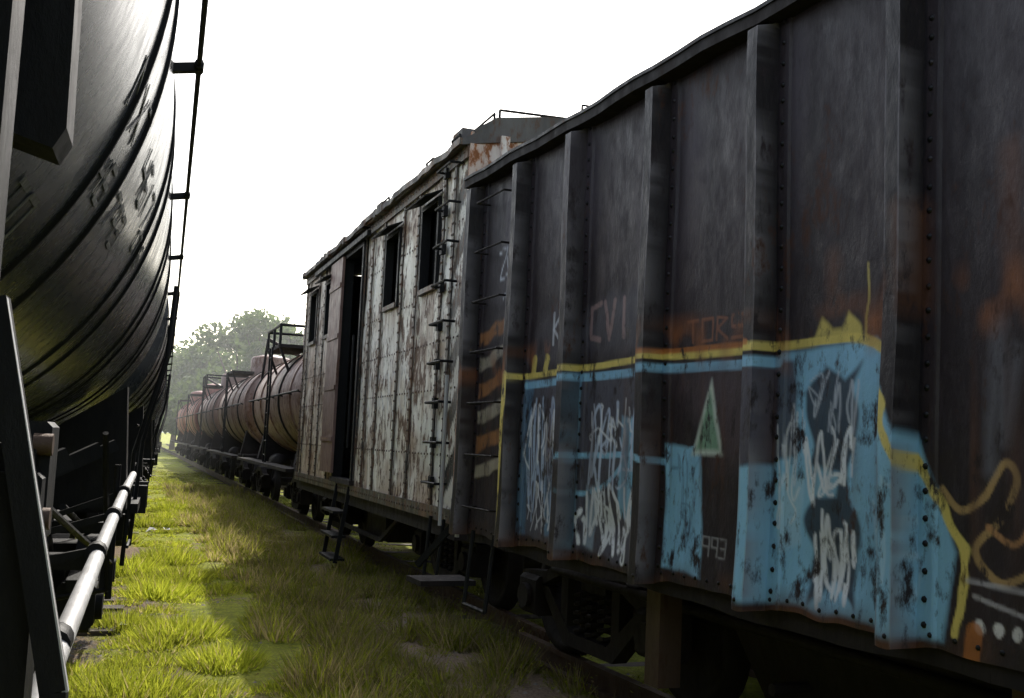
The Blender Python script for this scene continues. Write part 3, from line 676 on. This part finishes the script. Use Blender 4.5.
# ---- grass ----
def attrmat(name,trans=.35,rough=.6):
    m,nt,b,out=newmat(name)
    at=nt.nodes.new('ShaderNodeAttribute'); at.attribute_name='paint'
    nt.links.new(at.outputs['Color'],b.inputs['Base Color']); b.inputs['Roughness'].default_value=rough; b.inputs['Specular IOR Level'].default_value=.25
    tr=nt.nodes.new('ShaderNodeBsdfTranslucent'); nt.links.new(at.outputs['Color'],tr.inputs[0])
    mx=nt.nodes.new('ShaderNodeMixShader'); mx.inputs[0].default_value=trans
    nt.links.new(b.outputs[0],mx.inputs[1]); nt.links.new(tr.outputs[0],mx.inputs[2]); nt.links.new(mx.outputs[0],out.inputs[0])
    return m
def trimesh(name,P,C,mat,k=3,parent=None):
    n=len(P); me=bpy.data.meshes.new(name)
    me.vertices.add(n*k); me.vertices.foreach_set('co',P.astype(np.float32).ravel())
    me.loops.add(n*k); me.loops.foreach_set('vertex_index',np.arange(n*k,dtype=np.int32))
    me.polygons.add(n); me.polygons.foreach_set('loop_start',(np.arange(n)*k).astype(np.int32))
    me.update(calc_edges=True); me.materials.append(mat)
    a=me.color_attributes.new('paint','FLOAT_COLOR','POINT')
    cc=np.concatenate([np.repeat(C[:,None,:],k,1),np.ones((n,k,1))],-1); a.data.foreach_set('color',cc.astype(np.float32).ravel())
    o=bpy.data.objects.new(name,me); scene.collection.objects.link(o)
    if parent: o.parent=parent
    return o
def blades(x,y,h,w,lean):
    n=len(x); a=rng.random(n)*2*np.pi; z=gh(x,y)-.01
    dx,dy=np.cos(a)*w/2,np.sin(a)*w/2; l=rng.random(n)*2*np.pi; L=lean*h
    P=np.zeros((n,3,3)); P[:,0]=np.stack([x-dx,y-dy,z],-1); P[:,1]=np.stack([x+dx,y+dy,z],-1)
    P[:,2]=np.stack([x+np.cos(l)*L,y+np.sin(l)*L,z+h],-1); return P
def col(n,dry):
    g1=np.array([.32,.38,.035]); g2=np.array([.66,.68,.075]); d=np.array([.70,.57,.27])
    u=rng.random((n,1)); c=g1*(1-u)+g2*u; m=(rng.random((n,1))<dry); return np.where(m,d*(.6+.5*u),c)*(.75+.4*rng.random((n,1)))
def shade(s,dim=.5): # dims grass towards the right-hand track; the train's shadow painted into blade colour
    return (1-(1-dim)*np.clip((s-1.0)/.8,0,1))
Ps=[];Cs=[]
N=170000
t=2.0+ (rng.random(N)**1.7)*46; s=rng.uniform(-2.6,4.2,N)
x,y=toW(s,t)
dens=vnoise(x*.8,y*.8,71)*.6+vnoise(x*2.6,y*2.6,72)*.5
keep=(dens>-.38+rng.normal(0,.15,N))&(dirtmask(x,y)<.5+.4*rng.random(N)-.2)
x,y,t,dens,s=x[keep],y[keep],t[keep],dens[keep],s[keep]
h=(.010+.035*np.clip(dens+.25,0,1))*rng.uniform(.5,1.4,len(x))*(1+t*.01)
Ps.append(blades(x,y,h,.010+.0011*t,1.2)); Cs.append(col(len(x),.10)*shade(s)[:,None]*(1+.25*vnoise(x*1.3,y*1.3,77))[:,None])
def tuft(s0,t0_,r0,h0,n,dry,dim=1):
    a=rng.random(n)*2*np.pi; rr=r0*np.sqrt(rng.random(n)); x0,y0=toW(s0,t0_)
    x=x0+np.cos(a)*rr; y=y0+np.sin(a)*rr; h=h0*(1-.7*(rr/r0)**2)*rng.uniform(.5,1.25,n)
    P=blades(x,y,h,.009+.0008*t0_,.5); P[:,2,0]+=np.cos(a)*h*.7*rr/r0; P[:,2,1]+=np.sin(a)*h*.7*rr/r0
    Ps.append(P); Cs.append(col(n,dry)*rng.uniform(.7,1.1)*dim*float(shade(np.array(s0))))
for i in range(420):
    tt=4.5+rng.random()**1.4*36; ss=rng.uniform(-1.2,2.3); k=rng.random()
    if vnoise(np.array([ss*1.2]),np.array([tt*.6]),75)[0]<.0: continue
    tuft(ss,tt,.10+.22*k,.04+.10*k,int(110+380*k),.12)
for i in range(420):
    tt=4.5+rng.random()**1.2*30; ss=rng.uniform(1.2,3.2); k=rng.random()
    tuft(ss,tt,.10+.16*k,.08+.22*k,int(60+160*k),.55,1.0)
for (ss,tt,k) in ((.15,7.3,1.5),(-.25,6.6,1.3),(.55,9.3,1.4),(.45,11.8,1.4),(.2,13.5,1.4),(-.1,17,1.5),(.8,8.2,1.1),(.2,6.0,1.3),(.65,14.5,1.5),(.1,9.9,1.1),(.5,20,1.6),(1.0,24,1.6),(.7,12.6,1.2)):
    tuft(ss,tt,.28*k,.16*k,1100,.06)
trimesh('grass',np.concatenate(Ps),np.clip(np.concatenate(Cs),0,.9),attrmat('grass_blades',.5))
Ps=[];Cs=[]
for i in range(1100):
    tt=4+rng.random()*22; ss=rng.uniform(1.3,3.3) if rng.random()<.8 else rng.uniform(-.6,1.4)
    x0,y0=toW(ss,tt); hh=rng.uniform(.08,.30 if ss>1.4 else .08); n=14
    x=x0+rng.normal(0,.03,n); y=y0+rng.normal(0,.03,n); z=rng.uniform(.2,1,n)*hh
    d=rng.normal(0,1,(n,3)); d/=np.linalg.norm(d,axis=1)[:,None]; e=np.cross(d,rng.normal(0,1,(n,3))); e/=np.linalg.norm(e,axis=1)[:,None]
    c0=np.stack([x,y,z],-1); r=.016
    Ps.append(np.stack([c0-d*r,c0+e*r*.5,c0+d*r],1)); Cs.append(col(n,.35)*.5)
trimesh('weeds',np.concatenate(Ps),np.concatenate(Cs),attrmat('weed_leaves',.4))
b=B(); r=random.Random(5)
for i in range(3200):
    tt=3.5+r.random()**1.3*24; ss=r.choice((r.uniform(-2.4,-.2),r.uniform(-2.4,3.8),r.uniform(2.4,4)))
    if i%3==0: ss,tt=r.choice(((.0+r.gauss(0,.3),11.2+r.gauss(0,.9)),(-.35+r.gauss(0,.2),8.6+r.gauss(0,.9))))
    x,y=toW(ss,tt); q=r.uniform(.006,.028); z=float(gh(np.array([x]),np.array([y]))[0])
    vs=[(x+q*r.uniform(.6,1.2)*a,y+q*r.uniform(.6,1.2)*bb,z+q*.5*cc*r.uniform(.7,1.2)) for a,bb,cc in ((1,0,0),(0,1,0),(-1,0,0),(0,-1,0),(0,0,1.2),(0,0,-.6))]
    b.add(vs,[(0,1,4),(1,2,4),(2,3,4),(3,0,4),(1,0,5),(2,1,5),(3,2,5),(0,3,5)],'stone')
M['stone']=weathered('ballast_stone',(.34,.30,.26),(.17,.15,.13),(.2,.14,.09),.6,.7,rough=.9,scale=8)
b.obj('gravel')
b=B()
for (ss,tt,q) in ((.55,18.5,.12),(.75,18.9,.08),(.2,22,.1),(1.6,11.5,.06),(.1,9.8,.05)):
    x,y=toW(ss,tt); vs=[(x+q*r.uniform(-1,1),y+q*r.uniform(-1,1),.03+q*r.random()*.7) for _ in range(7)]
    b.add(vs,[(0,1,2),(2,3,4),(4,5,6),(0,3,6),(1,4,5)],'litter')
b.obj('litter')

# ================= trees =================
def tree_leaves(x0,y0,H,Rc,nl,Ps,Cs,tb,size):
    tb.tube((x0,y0,-.2),(x0+.2,y0,H*.35),.03*H,'bark',8,.018*H)
    lumps=[]
    for i in range(15):
        a=rng.random()*2*np.pi; rr=Rc*rng.uniform(.15,.8); zz=H*rng.uniform(.28,.88); rr*=(1.15-abs(zz/H-.5))
        c=np.array([x0+math.cos(a)*rr,y0+math.sin(a)*rr,zz]); lumps.append((c,Rc*rng.uniform(.27,.46)))
        tb.tube((x0+.2,y0,H*.33),tuple(c),.010*H,'bark',5,.003*H)
    for c,rl in lumps:
        n=nl//15; d=rng.normal(0,1,(n,3)); d/=np.linalg.norm(d,axis=1)[:,None]
        p=c+d*(rl*rng.uniform(.3,1.08,(n,1)))*np.array([1,1,.75])
        e=rng.normal(0,1,(n,3)); e/=np.linalg.norm(e,axis=1)[:,None]; g=np.cross(e,rng.normal(0,1,(n,3))); g/=np.linalg.norm(g,axis=1)[:,None]
        q=size*rng.uniform(.6,1.3,(n,1))
        Ps.append(np.stack([p-e*q,p+g*q*.5,p+e*q,p-g*q*.5],1))
        u=rng.random((n,1)); tone=rng.uniform(.75,1.25)
        Cs.append((np.array([.07,.12,.03])*(1-u)+np.array([.14,.20,.05])*u)*tone)
M['bark']=weathered('bark',(.12,.09,.07),(.06,.045,.035),(.08,.06,.04),.6,.7,rough=.95)
leafm=attrmat('tree_leaves',.5)
tb=B(); Ps=[];Cs=[]
for (rx,Yd,H,Rc) in ((-.205,78,10.2,4.2),(-.235,80,11.6,4.8),(-.258,84,10.8,4.8),(-.275,88,10.2,4.6),(-.295,92,9.8,4.6),(-.318,100,9.2,4.6),(-.333,108,8.2,4.4),(-.18,80,9,4),(-.15,84,9,4.5),(-.28,76,5.5,3),(-.26,76,5.8,3),(-.305,80,4.5,2.6),(-.245,90,10.5,4.6)):
    tree_leaves(rx*Yd,Yd,H,Rc,4800,Ps,Cs,tb,.27)
for i in range(34):
    a=math.radians(-55+i*3.3); D=rng.uniform(135,175)
    tree_leaves(D*math.sin(a),D*math.cos(a),rng.uniform(6,10),rng.uniform(5,7),1000,Ps,Cs,tb,.6)
e=bpy.data.objects.new('distant_trees',None); scene.collection.objects.link(e)
trimesh('foliage',np.concatenate(Ps),np.concatenate(Cs),leafm,4,e); tb.obj('trunks',e)
X,Y=np.meshgrid(np.linspace(-2600,1800,90),np.linspace(1500,3200,30))
Zh=np.clip(np.sin((Y-1500)/1700*np.pi),0,1)*(120+60*vnoise(X/500,Y/700,81)+20*vnoise(X/150,Y/200,82))*np.clip((Y-1500)/300,0,1)-2
mh,nt,bs,out=newmat('hazy_hillside')
nt.links.new(mix(nt,noise(nt,.01,6),(.42,.48,.48),(.5,.55,.55)),bs.inputs['Base Color']); bs.inputs['Roughness'].default_value=1
gridmesh('hill',X,Y,Zh,np.ones((29,89),bool),mh,None,(0,0))
hz=bpy.data.materials.new('dusty_air'); hz.use_nodes=True; nt=hz.node_tree; nt.nodes.clear()
out=nt.nodes.new('ShaderNodeOutputMaterial'); vs_=nt.nodes.new('ShaderNodeVolumeScatter'); vs_.inputs['Color'].default_value=(.95,.97,1,1)
vs_.inputs['Density'].default_value=.0021; vs_.inputs['Anisotropy'].default_value=.5; nt.links.new(vs_.outputs[0],out.inputs['Volume'])
M['dust']=hz; b=B(); b.box(-110,70,26,130,-.5,22,'dust'); b.obj('dust_haze')

# ================= light =================
az=math.radians(0); el=math.radians(42)
w=bpy.data.worlds.new('World'); scene.world=w; w.use_nodes=True; nt=w.node_tree
bg=nt.nodes.get('Background') or nt.nodes.new('ShaderNodeBackground')
sk=nt.nodes.new('ShaderNodeTexSky'); sk.sky_type='NISHITA'; sk.sun_disc=False; sk.sun_elevation=el; sk.sun_rotation=az
sk.air_density=1.4; sk.dust_density=3.0; sk.ozone_density=1.0
hs=nt.nodes.new('ShaderNodeHueSaturation'); hs.inputs['Saturation'].default_value=.6; hs.inputs['Value'].default_value=2.0
nt.links.new(sk.outputs[0],hs.inputs['Color']); nt.links.new(hs.outputs[0],bg.inputs[0]); bg.inputs[1].default_value=.15
L=bpy.data.lights.new('sun','SUN'); L.energy=5; L.angle=math.radians(.5); L.color=(1,.95,.86)
lo=bpy.data.objects.new('sun',L); scene.collection.objects.link(lo)
d=Vector((math.sin(az)*math.cos(el),math.cos(az)*math.cos(el),math.sin(el)))
lo.rotation_euler=d.to_track_quat('Z','Y').to_euler(); lo.location=d*60
# ================= camera =================
cam=bpy.data.cameras.new('camera'); co=bpy.data.objects.new('camera',cam); scene.collection.objects.link(co); scene.camera=co
cam.sensor_width=36; cam.lens=36*1050/1024; cam.clip_start=.05; cam.clip_end=8000
p=math.atan(98/1050); r=.045
f=Vector((0,math.cos(p),math.sin(p))); u0=Vector((0,-math.sin(p),math.cos(p))); r0=Vector((1,0,0))
R=(r0*math.cos(r)+u0*math.sin(r)); U=(u0*math.cos(r)-r0*math.sin(r))
m4=Matrix.Identity(4)
for i in range(3): m4[i][0]=R[i]; m4[i][1]=U[i]; m4[i][2]=-f[i]
m4.translation=Vector((0,0,EYE)); co.matrix_world=m4
